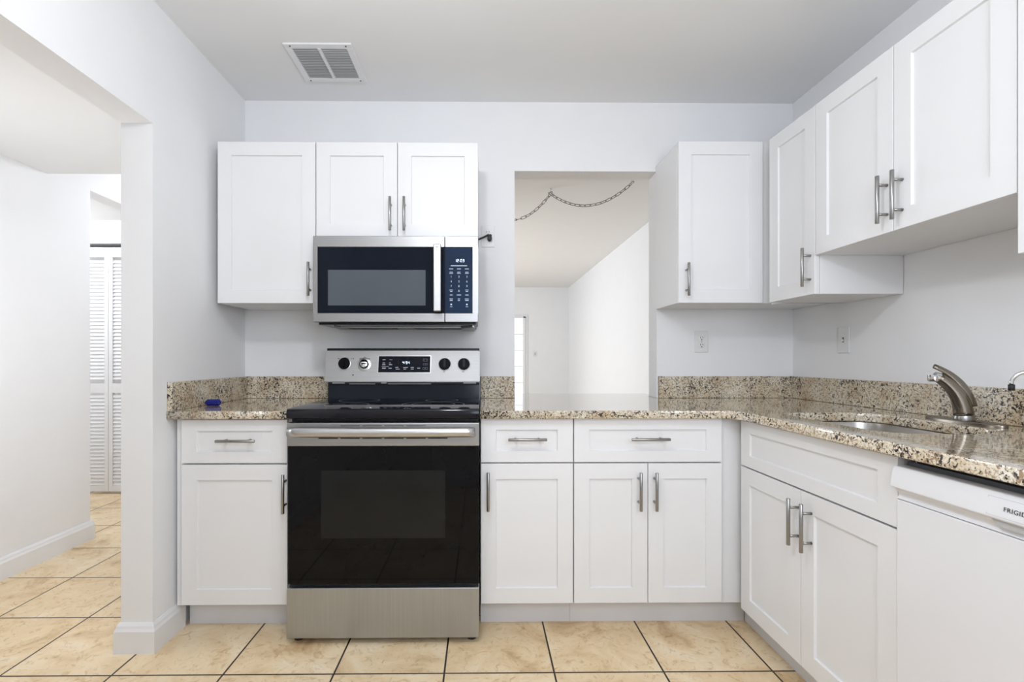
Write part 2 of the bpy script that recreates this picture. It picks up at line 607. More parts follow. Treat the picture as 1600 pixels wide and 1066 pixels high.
def window(name, x0, x1, y, z0, z1, rows, cols, rz=0.0):
    w = tag(bpy.data.objects.new(name, None), kind='structure')
    C.objects.link(w)
    w.location = ((x0 + x1) / 2, y, z0)
    w.rotation_euler = (0, 0, rz)
    hw, h = (x1 - x0) / 2, z1 - z0
    f = MB()
    t = 0.045
    f.box(-hw, -hw + t, -0.03, 0.05, 0, h, 0.003)
    f.box(hw - t, hw, -0.03, 0.05, 0, h, 0.003)
    f.box(-hw, hw, -0.03, 0.05, h - t * 0.6, h, 0.003)
    f.box(-hw, hw, -0.03, 0.05, 0, t, 0.003)
    f.build('window_frame', 'trim', w)
    g = MB()
    for i in range(1, rows):
        z = t + (h - 1.6 * t) * i / rows
        g.box(-hw + t, hw - t, 0.0, 0.02, z - 0.008, z + 0.008)
    for j in range(1, cols):
        x = -hw + t + (2 * hw - 2 * t) * j / cols
        g.box(x - 0.012, x + 0.012, 0.001, 0.019, t, h - t * 0.6)
    g.build('muntin', 'trim', w)
    MB().box(-hw + t, hw - t, 0.022, 0.027, t, h - 0.6 * t).build('pane', 'glass', w)
    cs = MB()
    cs.box(hw, hw + 0.045, -0.014, 0.0, 0, h + 0.04, 0.003)
    cs.box(-hw - 0.045, -hw, -0.014, 0.0, 0, h + 0.04, 0.003)
    cs.box(-hw, hw, -0.014, 0.0, h, h + 0.04, 0.003)
    cs.build('casing', 'trim', w)
    return w
window('window_1', WX0, WX1, FYR, 0.0, 1.95, 6, 2)
window('window_2', -0.10, 1.20, YR - 0.06, 1.12, 2.12, 2, 2, R(180))

# =================================================================== CABINETS
ST = 0.063   # stile width of the shaker fronts

def shaker(w, h, rail=ST, stile=ST, rec=0.008, th=0.019):
    """a shaker front: x 0..w, z 0..h, face at y=0, body behind it"""
    t = bmesh.new()
    e = 0.0012
    def ring(x0, x1, z0, z1, y):
        return [t.verts.new(c) for c in ((x0, y, z0), (x1, y, z0), (x1, y, z1), (x0, y, z1))]
    bk = ring(0, w, 0, h, th)
    o0 = ring(0, w, 0, h, e)
    o1 = ring(e, w - e, e, h - e, 0)
    i0 = ring(stile, w - stile, rail, h - rail, 0)
    k = 0.0022
    i1 = ring(stile + k, w - stile - k, rail + k, h - rail - k, rec)
    seq = [bk, o0, o1, i0, i1]
    for a, b in zip(seq, seq[1:]):
        for q in range(4):
            t.faces.new((a[q], a[(q + 1) % 4], b[(q + 1) % 4], b[q]))
    t.faces.new(bk[::-1])
    t.faces.new(i1)
    bmesh.ops.recalc_face_normals(t, faces=list(t.faces))
    return t

def handle(parent, cx, cz, vertical=True, L=0.157, off=0.034):
    """bar pull: bar plus two posts"""
    m = MB()
    r = 0.0062
    d = 0.048
    def P(a, y):
        return (cx, y, cz + a) if vertical else (cx + a, y, cz)
    m.tube([P(-L / 2, -off), P(-L / 2 + 0.001, -off), P(L / 2 - 0.001, -off), P(L / 2, -off)], [r * 0.85, r, r, r * 0.85], 16)
    for s in (-d, d):
        m.tube([P(s, -off + r * 0.6), P(s, 0.0)], 0.0048, 12)
    return m.build('handle', 'nickel', parent)

def front(kind, parent, x0, x1, z0, z1, hx=None, hz=None, vertical=True, rail=ST, stile=ST):
    m = MB().add(shaker(x1 - x0, z1 - z0, rail, stile), Matrix.Translation((x0, 0, z0)))
    o = m.build(kind, 'cab', parent)
    if hx is not None:
        handle(o, hx, hz, vertical)
    return o

def carcass(parent, x0, x1, y1, z0, z1, extra=()):
    m = MB().box(x0, x1, 0.021, y1, z0, z1, 0.0008, 1)
    for b in extra:
        m.box(*b)
    return m.build('carcass', 'cab', parent)

UF, BF = 2.300, 2.015          # door faces of the wall units and the base units
UD, BD = YB - UF - 0.002, YB - BF - 0.002
G = 0.0015                     # half of the gap between fronts
ZU0, ZU1, ZS = 1.392, 2.147, 1.700

# --- wall units on the back wall
u = thing('wall_cabinet', (-1.232, UF, ZU0), 'white single-door shaker wall cabinet in the left corner, beside the microwave', 'cabinet', group='wall cabinets')
W = 0.457
carcass(u, 0.002, W - 0.001, UD, 0, ZU1 - ZU0)
front('door', u, 0, W - G, 0, ZU1 - ZU0, -0.799 + 1.232, 1.501 - ZU0)
u = thing('wall_cabinet', (-0.774, UF, ZS), 'short white two-door shaker wall cabinet directly above the microwave', 'cabinet', group='wall cabinets')
W = 0.759
carcass(u, 0.001, W, UD, 0, ZU1 - ZS)
front('door', u, G, 0.381 - G, 0, ZU1 - ZS, -0.423 + 0.774, 1.804 - ZS)
front('door', u, 0.381 + G, W, 0, ZU1 - ZS, -0.358 + 0.774, 1.804 - ZS)
UF2 = 2.338
u = thing('wall_cabinet', (0.945, UF2, 1.4005), 'white single-door shaker wall cabinet right of the pass-through opening', 'cabinet', group='wall cabinets')
W = 0.408
carcass(u, 0.0, 0.744, YB - UF2 - 0.002, 0, 0.773)      # runs into the blind corner
front('door', u, 0.001, W, 0, 0.776, 0.037, 0.108)
MB().box(W, 0.458, 0.010, 0.0205, 0.0, 0.773).build('filler', 'cab', u)

# --- wall units on the right wall (local x runs towards the camera)
RX = 1.335
RZ = R(-90)
RD = XR - RX - 0.002
u = thing('wall_cabinet', (RX, 2.255, ZU0), 'narrow tall white wall cabinet in the right corner, one slim door', 'cabinet', RZ, 'wall cabinets')
W = 2.255 - 1.945
carcass(u, 0.0, W - 0.001, RD, 0, ZU1 - ZU0)
MB().box(-0.082, 0.0, 0.060, 0.078, 0, ZU1 - ZU0).build('filler', 'cab', u)
front('door', u, 0.0, W - G, 0, ZU1 - ZU0, 2.255 - 1.972, 1.502 - ZU0)
u = thing('wall_cabinet', (RX, 1.944, 1.546), 'shorter white two-door wall cabinet hung higher, above the sink', 'cabinet', RZ, 'wall cabinets')
W = 1.944 - 1.206
carcass(u, 0.001, W - 0.001, RD, 0, ZU1 - 1.546)
front('door', u, G, 0.371 - G, 0, ZU1 - 1.546, 1.944 - 1.596, 1.654 - 1.546)
front('door', u, 0.371 + G, W - G, 0, ZU1 - 1.546, 1.944 - 1.538, 1.652 - 1.546)
u = thing('wall_cabinet', (RX - 0.004, 1.203, ZU0), 'wall cabinet cut off by the right edge of the photo, hanging lower than its neighbour', 'cabinet', RZ, 'wall cabinets')
W = 0.457
carcass(u, 0.001, W, RD + 0.004, 0, ZU1 - ZU0)
front('door', u, G, W, 0, ZU1 - ZU0, W - 0.035, 0.11)

# --- base units on the back wall
ZB0, ZD, ZBT = 0.123, 0.700, 0.886      # door bottom, split drawer/door, box top
def base_unit(x0, label, w, hinge):
    u = thing('base_cabinet', (x0, BF, 0), label, 'cabinet', group='base cabinets')
    return u
TK = 2.105 - BF

u = base_unit(-1.227, 'white base cabinet left of the range, one drawer over one door', 0, 0)
W = 0.432
carcass(u, -0.030, W + 0.018, BD, 0.112, ZBT)
MB().box(-0.018, W + 0.018, TK, TK + 0.016, 0, 0.1115).build('toe_kick', 'toe', u)
front('drawer', u, 0, W, ZD + 0.004, 0.882, -0.992 + 1.227, 0.799, False, 0.046)
front('door', u, 0, W, ZB0, ZD - 0.003, -0.800 + 1.227, 0.585)

u = base_unit(0.0, 'white base cabinet right of the range, one drawer over one door', 0, 0)
W = 0.380
carcass(u, -0.003, W - 0.0005, BD, 0.112, ZBT)
MB().box(-0.003, W, TK, TK + 0.016, 0, 0.1115).build('toe_kick', 'toe', u)
front('drawer', u, -0.002, W - 0.002, ZD + 0.005, 0.885, 0.188, 0.803, False, 0.046)
front('door', u, -0.002, W - 0.002, ZB0, ZD - 0.001, 0.028, 0.592)

u = base_unit(0.381, 'wider white base cabinet under the pass-through, one drawer over two doors', 0, 0)
W = 0.614
carcass(u, 0, 1.311, BD, 0.112, ZBT)
MB().box(0, 0.755, TK, TK + 0.016, 0, 0.1115).build('toe_kick', 'toe', u)
front('drawer', u, 0.002, W, ZD + 0.005, 0.885, 0.690 - 0.381, 0.803, False, 0.046)
front('door', u, 0.002, 0.307 - G, ZB0, ZD - 0.001, 0.649 - 0.381, 0.590)
front('door', u, 0.307 + G, W, ZB0, ZD - 0.001, 0.714 - 0.381, 0.590)

# --- sink base on the right wall
SX = 1.065
u = thing('base_cabinet', (SX, 2.000, 0), 'white sink base cabinet on the right, false drawer front over two doors', 'cabinet', RZ, 'base cabinets')
W = 2.000 - 1.243
SD = XR - SX - 0.002
sk = MB()                                # open-topped box so the bowl can drop in
sk.box(-0.012, W, 0.021, 0.039, 0.112, 0.886)
sk.box(W - 0.018, W, 0.039, SD, 0.112, 0.886)
sk.box(-0.012, 0.006, 0.039, SD, 0.112, 0.886)
sk.box(0.006, W - 0.018, 0.039, SD, 0.112, 0.130)
sk.build('carcass', 'cab', u)
MB().box(-0.105, W, 0.073, 0.089, 0, 0.1115).build('toe_kick', 'toe', u)
front('drawer_front', u, 0.003, W + 0.0005, 0.698, 0.880, rail=0.046)
front('door', u, 0.003, 0.378 - G, 0.108, 0.692, 2.0 - 1.634, 0.584)
front('door', u, 0.378 + G, W + 0.0005, 0.108, 0.692, 2.0 - 1.568, 0.584)

# =================================================================== COUNTER
ZC, CT = 0.920, 0.033
def slab(name, outer, holes, label, cat):
    cu = bpy.data.curves.new('c', 'CURVE')
    cu.dimensions = '2D'
    cu.fill_mode = 'BOTH'
    cu.extrude = CT / 2 - 0.004
    cu.bevel_depth = 0.004
    cu.bevel_resolution = 2
    cu.offset = -0.004
    for pts in [outer] + holes:
        sp = cu.splines.new('POLY')
        sp.points.add(len(pts) - 1)
        for p, q in zip(sp.points, pts):
            p.co = (q[0], q[1], 0, 1)
        sp.use_cyclic_u = True
    o = bpy.data.objects.new('c', cu)
    C.objects.link(o)
    dg = bpy.context.evaluated_depsgraph_get()
    me = bpy.data.meshes.new_from_object(o.evaluated_get(dg))
    bpy.data.objects.remove(o)
    me.name = name
    me.materials.clear()
    me.materials.append(M['granite'])
    ob = bpy.data.objects.new(name, me)
    C.objects.link(ob)
    ob.location = (0, 0, ZC - CT / 2)
    return tag(ob, label, cat)

def rrect(x0, x1, y0, y1, r, n=10):
    pts = []
    for cx, cy, a0 in ((x1 - r, y1 - r, 0), (x0 + r, y1 - r, 90), (x0 + r, y0 + r, 180), (x1 - r, y0 + r, 270)):
        for k in range(n + 1):
            a = R(a0 + 90 * k / n)
            pts.append((cx + r * math.cos(a), cy + r * math.sin(a)))
    return pts

CF = 1.985
HO = rrect(1.155, 1.525, 1.365, 1.905, 0.10)
slab('countertop', [(XL + 0.001, CF), (-0.772, CF), (-0.772, YB - 0.001), (XL + 0.001, YB - 0.001)], [],
     'short beige granite countertop in the left corner, left of the range', 'countertop')
slab('countertop', [(-0.004, CF), (0.98, CF), (1.012, CF - 0.012), (1.034, CF - 0.05), (1.034, 0.3), (XR - 0.001, 0.3), (XR - 0.001, YB - 0.001),
                    (OX1 - 0.005, YB - 0.001), (OX1 - 0.005, YB + 0.12), (1.0, YB + 0.125), (1.0, 2.985), (0.15, 2.985), (0.15, YB + 0.125),
                    (OX0 + 0.001, YB + 0.12), (OX0 + 0.001, YB - 0.001), (-0.004, YB - 0.001)], [HO[::-1]],
     'long L-shaped beige granite countertop with the sink, running through the pass-through', 'countertop')

ZS1 = 1.037
def splash(x0, x1, y0, y1, label):
    o = MB().box(x0, x1, y0, y1, ZC + 0.0005, ZS1, 0.0015, 1).build('backsplash', 'granite_splash')
    return tag(o, label, 'backsplash', 'granite backsplash strips')
splash(XL + 0.0005, XL + 0.0205, CF + 0.004, YB - 0.001, 'granite backsplash strip against the left wall, above the blue plastic piece')
splash(XL + 0.021, -0.775, YB - 0.0205, YB - 0.0005, 'granite backsplash strip on the back wall left of the range')
splash(-0.004, OX0 - 0.001, YB - 0.0205, YB - 0.0005, 'short granite backsplash piece between the range and the pass-through')
splash(OX1 + 0.004, XR - 0.021, YB - 0.0205, YB - 0.0005, 'granite backsplash strip under the two-socket outlet, right of the pass-through')
splash(XR - 0.0205, XR - 0.0005, 0.3, YB - 0.001, 'long granite backsplash strip along the right wall behind the faucet')

# sink bowl
s = thing('sink', (1.34, 1.635, 0.70), 'stainless steel undermount sink bowl set into the granite countertop', 'sink')
t = bmesh.new()
levels = [(0.016, 0.1865), (0.004, 0.1865), (-0.002, 0.184), (-0.010, 0.10), (-0.016, 0.03), (-0.04, 0.008), (-0.10, 0.002)]
rings = []
for off, z in levels:
    pts = rrect(1.155 - off, 1.525 + off, 1.365 - off, 1.905 + off, max(0.03, 0.10 + off))
    rings.append([t.verts.new((x - 1.34, y - 1.635, z)) for x, y in pts])
for a, b in zip(rings, rings[1:]):
    n = len(a)
    for k in range(n):
        t.faces.new((a[k], a[(k + 1) % n], b[(k + 1) % n], b[k]))
t.faces.new(rings[-1])
bmesh.ops.recalc_face_normals(t, faces=list(t.faces))
for f in t.faces:
    f.normal_flip()
MB().add(t).build('bowl', 'sink', s, smooth=50)
MB().lathe([(0.0, 0.004), (0.02, 0.004), (0.024, 0.006), (0.042, 0.006), (0.045, 0.002)], (0, 0, 0.002), (0, 0, 1)).build('drain', 'chrome', s, smooth=40)

# faucet
fx, fy = 1.590, 1.597
f = thing('faucet', (fx, fy, ZC), 'brushed nickel single-lever kitchen faucet on an oval deck plate behind the sink', 'faucet')
t = bmesh.new()
rings = []
for sc, z in ((1.0, 0.0), (1.0, 0.006), (0.94, 0.010), (0.80, 0.012)):
    rings.append([t.verts.new((0.033 * sc * math.copysign(abs(math.cos(a)) ** 0.8, math.cos(a)),
                               (0.132 - 0.033 * (1 - sc)) * math.copysign(abs(math.sin(a)) ** 0.9, math.sin(a)), z))
                  for a in [2 * math.pi * k / 48 for k in range(48)]])
for a, b in zip(rings, rings[1:]):
    for k in range(48):
        t.faces.new((a[k], a[(k + 1) % 48], b[(k + 1) % 48], b[k]))
t.faces.new(rings[0][::-1]); t.faces.new(rings[-1])
bmesh.ops.recalc_face_normals(t, faces=list(t.faces))
MB().add(t).build('deck_plate', 'faucet', f, smooth=40)
MB().lathe([(0.0, 0.010), (0.027, 0.010), (0.0275, 0.018), (0.026, 0.024), (0.0255, 0.030)], (0, 0, 0), (0, 0, 1)).build('base_ring', 'nickel', f, smooth=40)
# spout sweeps up and out over the bowl
SDIR = Vector((-0.93, 0.37, 0)).normalized()
def along(r, z, side=0.0):
    p = SDIR * r
    return (p.x, p.y, z)
def bez(p0, p1, p2, p3, n=16):
    out = []
    for k in range(n + 1):
        u_ = k / n
        a = [(1 - u_) ** 3, 3 * u_ * (1 - u_) ** 2, 3 * u_ * u_ * (1 - u_), u_ ** 3]
        out.append(tuple(sum(w * q[i] for w, q in zip(a, (p0, p1, p2, p3))) for i in range(2)))
    return out
path = bez((0.0, 0.026), (0.004, 0.085), (0.028, 0.122), (0.066, 0.150))
n = len(path)
MB().tube([along(r, z) for r, z in path], [0.0265 - 0.0095 * (k / (n - 1)) for k in range(n)], 20).build('spout', 'faucet', f)
MB().tube([along(0.058, 0.145), along(0.078, 0.153)], [0.0165, 0.0160], 18).lathe(
    [(0.0, -0.008), (0.0145, -0.008), (0.0165, -0.004), (0.0165, 0.014), (0.0, 0.016)], along(0.078, 0.143), (0, 0, 1)).build('aerator', 'chrome', f, smooth=40)
path = bez((-0.018, 0.055), (-0.012, 0.115), (0.022, 0.160), (0.078, 0.187))
n = len(path)
MB().tube([along(r, z) for r, z in path], [0.017 - 0.010 * (k / (n - 1)) ** 0.7 for k in range(n)], 18, flat=(1.15, 0.75)).build('lever', 'faucet', f)

# small gooseneck filter tap at the right edge
f = thing('filter_tap', (1.615, 1.378, ZC), 'slim chrome gooseneck tap with a black tip, half cut off by the right photo edge', 'tap')
MB().lathe([(0.0, 0), (0.020, 0), (0.020, 0.006), (0.012, 0.012), (0.010, 0.04), (0.006, 0.045)], (0, 0, 0), (0, 0, 1)).build('tap_base', 'chrome', f, smooth=40)
gp = [(0, 0, 0.04), (0, 0, 0.132)]
D2 = Vector((-0.75, 0.66, 0)).normalized()
for k in range(1, 14):
    a = math.pi * k / 14 * 1.12
    p = D2 * (0.036 * (1 - math.cos(a)))
    gp.append((p.x, p.y, 0.138 + 0.036 * math.sin(a)))
MB().tube(gp, 0.0052, 12).build('gooseneck', 'chrome', f)
e0, e1 = Vector(gp[-2]), Vector(gp[-1])
dd = (e1 - e0).normalized()
MB().tube([e1 - dd * 0.002, e1 + dd * 0.016], 0.0075, 14).build('tip', 'rubber', f)
MB().tube([(0, 0, 0.03), (0.0, -0.03, 0.036)], 0.004, 10).build('tap_lever', 'chrome', f)

# blue plastic piece on the left counter
t = bmesh.new()
bmesh.ops.create_cube(t, size=1.0)
for v in t.verts:
    v.co = Vector((v.co.x * 0.064, v.co.y * 0.026, v.co.z * 0.029))
bmesh.ops.bevel(t, geom=list(t.edges), offset=0.0085, segments=1, affect='EDGES')
o = MB().add(t).build('plastic_piece', 'bluepl')
o.location = (-1.205, 2.215, ZC + 0.0150)
o.rotation_euler = (0, 0, R(10))
tag(o, 'small faceted glossy blue plastic piece lying on the left granite countertop', 'plastic piece')

# =================================================================== RANGE
RXC = -0.388
r_ = thing('range', (RXC, 1.94, 0), 'freestanding stainless and black glass electric range between the base cabinets', 'range')
hw = 0.379
MB().box(-hw + 0.002, hw - 0.002, 0.045, 0.685, 0.035, 0.893, 0.002, 1).build('body', 'black', r_)
# cooktop with rounded front corners
ck = MB()
ck.poly_prism([(-0.006, 0.897), (-0.008, 0.905), (-0.008, 0.922), (-0.003, 0.931), (0.008, 0.934), (0.52, 0.934), (0.52, 0.894), (0.0, 0.894)], 'x', -hw, hw, 0.0015)
cook = ck.build('cooktop', 'cooktop', r_, smooth=30)
def ring_bm(cx, cy, r0, r1, z):
    t = bmesh.new()
    a_, b_ = [], []
    for k in range(56):
        a = 2 * math.pi * k / 56
        a_.append(t.verts.new((cx + r0 * math.cos(a), cy + r0 * math.sin(a), z)))
        b_.append(t.verts.new((cx + r1 * math.cos(a), cy + r1 * math.sin(a), z)))
    for k in range(56):
        t.faces.new((a_[k], a_[(k + 1) % 56], b_[(k + 1) % 56], b_[k]))
    bmesh.ops.recalc_face_normals(t, faces=list(t.faces))
    return t
for cx, cy, rr in ((0.18, 0.19, 0.136), (-0.19, 0.17, 0.095), (0.20, 0.40, 0.078), (-0.19, 0.39, 0.095)):
    b = MB().add(ring_bm(cx, cy, rr - 0.004, rr, 0.9343))
    if rr > 0.13:
        b.add(ring_bm(cx, cy, 0.090, 0.094, 0.9343))
    b.build('burner_ring', 'ring', cook)
# backguard: enamel riser, slotted gap, tilted steel control panel
MB().poly_prism([(0.495, 0.934), (0.500, 1.004), (0.512, 1.012), (0.66, 1.012), (0.66, 0.90), (0.495, 0.90)], 'x', -hw + 0.006, hw - 0.002, 0.002).build('riser', 'riser', r_)
MB().box(-hw + 0.012, hw - 0.006, 0.482, 0.66, 1.006, 1.020).build('vent_gap', 'slot', r_)
for x0, x1 in ((-0.345, -0.285), (-0.262, -0.135), (-0.105, -0.080), (-0.072, 0.14), (0.30, 0.362)):
    z0 = 1.0125 if (x1 - x0) < 0.07 else 1.0095
    MB().box(x0, x1, 0.478, 0.4825, z0 - 0.003, z0 + 0.004 if (x1 - x0) < 0.07 else z0).build('vent_tab', 'greylegend', r_)
P0, P1 = Vector((0, 0.458, 1.0175)), Vector((0, 0.496, 1.172))     # bottom and top edge of the panel face
pl = MB()
pl.poly_prism([(P0.y, P0.z), (P1.y, P1.z), (0.56, 1.172), (0.56, 1.0175)], 'x', -hw - 0.002, hw + 0.002, 0.004)
panel = pl.build('control_panel', 'steelpanel', r_)
MB().box(-hw, hw, 0.500, 0.66, 1.165, 1.184, 0.003).build('top_cap', 'black', r_)
MB().box(-hw + 0.004, hw - 0.004, 0.545, 0.685, 1.012, 1.178).build('backguard', 'black', r_)
up = (P1 - P0).normalized()
PM = Matrix((Vector((1, 0, 0)), up, Vector((1, 0, 0)).cross(up))).transposed().to_4x4()
def pan(px, py):
    """photo position on the panel -> panel matrix (x right, y up along the face, z out)"""
    Y0 = 1.94 + 0.475
    x = (px - 760.0) / FOC * Y0 * 1.0 + 0.025 - RXC
    z = 1.131 - (py - 561.0) * Y0 / FOC
    k = (z - P0.z) / (P1.z - P0.z)
    return Matrix.Translation((x, P0.y + (P1.y - P0.y) * k, z)) @ PM
def pbox(m, mat, w, h, d0, d1, bev=0.0):
    t = bmesh.new()
    bmesh.ops.create_cube(t, size=1.0)
    for v in t.verts:
        v.co = Vector((v.co.x * w, v.co.y * h, (d0 + d1) / 2 + v.co.z * (d1 - d0)))
    if bev:
        bmesh.ops.bevel(t, geom=list(t.edges), offset=bev, segments=2, affect='EDGES')
    m.add(t, mat)
    return m
OUT = PM.to_3x3() @ Vector((0, 0, 1))
dm = pan(632, 569.5)
fm = MB(); pbox(fm, dm, 0.262, 0.089, -0.002, 0.0012, 0.001); fm.build('display_bezel', 'steelhandle', panel)
dmb = MB(); pbox(dmb, dm, 0.255, 0.082, -0.001, 0.0022, 0.0008)
disp = dmb.build('display', 'rangepanel', panel)
SEG = {'0': 'abcdef', '1': 'bc', '2': 'abged', '3': 'abgcd', '4': 'fgbc', '5': 'afgcd', '9': 'abcdfg'}
def seven(m, mat, txt, h, z):
    w, tck, adv = h * 0.5, h * 0.11, h * 0.86
    tot = sum(adv * (0.45 if c == ':' else 1) for c in txt)
    x = -tot / 2
    def bar(cx, cy, sx, sy):
        pbox(m, mat @ Matrix.Translation((cx, cy, 0)), sx, sy, z, z + 0.0004)
    for c in txt:
        if c == ':':
            bar(x + adv * 0.2, h * 0.2, tck, tck); bar(x + adv * 0.2, -h * 0.2, tck, tck)
            x += adv * 0.45
            continue
        cx = x + adv / 2
        for s_ in SEG[c]:
            if s_ == 'a': bar(cx, h / 2, w, tck)
            if s_ == 'g': bar(cx, 0, w, tck)
            if s_ == 'd': bar(cx, -h / 2, w, tck)
            if s_ == 'f': bar(cx - w / 2, h / 4, tck, h / 2)
            if s_ == 'e': bar(cx - w / 2, -h / 4, tck, h / 2)
            if s_ == 'b': bar(cx + w / 2, h / 4, tck, h / 2)
            if s_ == 'c': bar(cx + w / 2, -h / 4, tck, h / 2)
        x += adv
clk = MB(); seven(clk, pan(634.5, 567), '4:54', 0.0125, 0.0023); clk.build('clock_digits', 'glow', disp)
lg = MB()
for px, py, w, h in ((600, 562.5, .014, .0035), (610.5, 562.5, .014, .002), (600, 567.5, .013, .003), (600, 570.2, .016, .003), (609.5, 567.5, .010, .0025),
                     (610.5, 570.2, .016, .003), (602.5, 573.2, .034, .0018), (600.5, 575.7, .018, .004), (610, 575.7, .015, .0035), (620.5, 574.3, .016, .003),
                     (622, 577, .020, .003), (634, 574.6, .022, .003), (633, 577, .012, .003), (644.5, 574.4, .015, .003), (644.5, 577, .014, .003), (654.5, 575.6, .014, .003)):
    pbox(lg, pan(px, py), w, h, 0.0022, 0.0026)
lg.build('legend', 'greylegend', disp)
lg = MB()
def frame_rect(m, mat, w, h, t_):
    for cx, cy, sx, sy in ((0, h / 2, w, t_), (0, -h / 2, w, t_), (-w / 2, 0, t_, h), (w / 2, 0, t_, h)):
        pbox(m, mat @ Matrix.Translation((cx, cy, 0)), sx, sy, 0.0022, 0.0026)
for px, py, w, h in ((662.6, 576, .010, .010), (666.6, 576, .010, .010), (663, 569.5, .010, .007), (666.8, 569.5, .009, .007), (664.7, 563, .022, .012), (664.7, 563, .011, .012)):
    frame_rect(lg, pan(px, py), w, h, 0.0012)
lg.build('keypad_outline', 'dimlegend', disp)
for i, (px, py) in enumerate(((538.5, 568.5), (695, 569.5), (725, 569.5))):
    m = pan(px, py)
    o_ = m.translation
    kb = MB().lathe([(0.0315, 0.0), (0.0315, 0.002), (0.030, 0.003)], o_, OUT)
    kb.build('knob_skirt', 'steelhandle', panel, smooth=40)
    kn = MB().lathe([(0.029, 0.002), (0.0285, 0.010), (0.026, 0.014), (0.0, 0.0145)], o_, OUT).build('knob', 'knob', panel, smooth=40)
    bl = MB()
    pbox(bl, m, 0.011, 0.044, 0.012, 0.026, 0.004)
    bl.build('knob_grip', 'knob' if i == 0 else 'knobface', kn)
    if i:
        mk = MB(); pbox(mk, m @ Matrix.Translation((0, 0.024, 0)), 0.0025, 0.005, 0.0143, 0.0149); mk.build('knob_mark', 'redmark', kn)
# second control from the left: steel knob with a dark ring
m = pan(569.5, 569.5); o_ = m.translation
MB().lathe([(0.034, 0.0), (0.034, 0.0015), (0.031, 0.003)], o_, OUT).build('knob_skirt', 'steelhandle', panel, smooth=40)
kr = MB().lathe([(0.0225, 0.002), (0.0225, 0.012), (0.018, 0.013), (0.0175, 0.010)], o_, OUT).build('knob_ring', 'knob', panel, smooth=40)
MB().lathe([(0.0185, 0.002), (0.0185, 0.012), (0.012, 0.015), (0.0, 0.0155)], o_, OUT).build('knob_cap', 'chrome', kr, smooth=40)
gm = MB(); pbox(gm, m, 0.026, 0.006, 0.014, 0.0175, 0.002); gm.build('knob_grip', 'knob', kr)
for px, py, w, h in ((529, 560.5, .006, .005), (549.5, 560.5, .0025, .004), (552, 560.5, .004, .005), (562, 560.5, .006, .003), (569.5, 558, .002, .005),
                     (577, 560.5, .003, .005), (694, 581, .010, .003), (724, 581, .010, .003)):
    mk = MB()
    pbox(mk, pan(px, py), w, h, 0.0, 0.0006)
    mk.build('printed_mark', 'darkprint', panel)
MB().lathe([(0.0035, 0.0), (0.0035, 0.001), (0.0, 0.0012)], pan(553, 586).translation, OUT, 12).build('indicator', 'slot', panel)
# oven door
d = MB().box(-hw - 0.001, hw + 0.001, 0.0, 0.040, 0.786, 0.878, 0.003).build('door_rail', 'steel', r_)
gl = MB().box(-hw + 0.003, hw, 0.002, 0.040, 0.240, 0.7855, 0.0015).build('oven_door', 'blackglass', r_)
MB().box(-0.245, 0.245, 0.0006, 0.0022, 0.422, 0.690).build('oven_window', 'ovenwin', gl)
for k in range(6):
    x0 = -0.255 + k * 0.0865
    MB().box(x0, x0 + 0.077, -0.0004, 0.004, 0.8150, 0.8200).build('vent_slot', 'slot', d)
    if k in (1, 2, 3, 4):
        MB().box(x0, x0 + 0.077, -0.0004, 0.004, 0.8655, 0.8680).build('vent_slot', 'slot', d)
hb = MB()
hpts = []
for k in range(25):
    u_ = k / 24
    x = -0.363 + 0.726 * u_
    hpts.append((x, -0.030 - 0.014 * math.sin(math.pi * u_) ** 0.6, 0.8455))
hb.tube(hpts, 0.0190, 18, flat=(0.75, 1.0))
h_ = hb.build('door_handle', 'steelhandle', d)
for sx in (-0.350, 0.350):
    MB().box(sx - 0.012, sx + 0.012, -0.030, 0.001, 0.829, 0.857, 0.004).build('handle_bracket', 'steelhandle', h_)
# storage drawer and feet
MB().box(-hw + 0.003, hw - 0.003, 0.022, 0.044, 0.222, 0.240).build('drawer_gap', 'slot', r_)
MB().box(-hw - 0.002, hw + 0.001, 0.0, 0.044, 0.026, 0.225, 0.003).build('storage_drawer', 'steeldark', r_)
for sx in (-hw + 0.03, hw - 0.03):
    for yy in (0.05, 0.62):
        MB().lathe([(0.018, 0.0), (0.020, 0.006), (0.014, 0.012), (0.010, 0.036), (0.0, 0.036)], (sx, yy, 0), (0, 0, 1), 16).build('foot', 'rubber', r_, smooth=40)

# =================================================================== MICROWAVE
MXC = -0.3915
mw = thing('microwave', (MXC, 2.245, 1.300), 'stainless over-the-range microwave hung under the short wall cabinet', 'microwave')
hm = 0.3775
MH = 0.394
MB().box(-hm + 0.004, hm - 0.004, 0.030, 0.395, 0.004, MH - 0.001, 0.002, 1).build('body', 'black', mw)
xs = -0.167 - MXC           # joint between door and control column
def mx(px): return (px - 760.0) / FOC * 2.245 + 0.0235 - MXC
def mz(py): return 1.131 - (py - 561.0) * 2.245 / FOC - 1.300
def framed(m, x0, x1, z0, z1, ix0, ix1, iz0, iz1, y0, y1):
    m.box(x0, x1, y0, y1, z0, iz0, 0.002, 1)
    m.box(x0, x1, y0, y1, iz1, z1, 0.002, 1)
    if ix0 > x0: m.box(x0, ix0, y0, y1, iz0 - 0.002, iz1 + 0.002)
    if ix1 < x1: m.box(ix1, x1, y0, y1, iz0 - 0.002, iz1 + 0.002)
fd = MB()
iz0, iz1 = mz(489.5), mz(386.5)
framed(fd, -hm, xs - 0.001, 0.0, MH, mx(497), xs - 0.001, iz0, iz1, 0.0, 0.035)
md = fd.build('door', 'steel', mw)
gd = MB().box(mx(497), xs - 0.0015, 0.004, 0.034, iz0, iz1).build('door_glass', 'mwglass', md)
MB().box(mx(513), mx(665), 0.0030, 0.0045, mz(477.5), mz(422)).build('door_window', 'mwwin', gd)
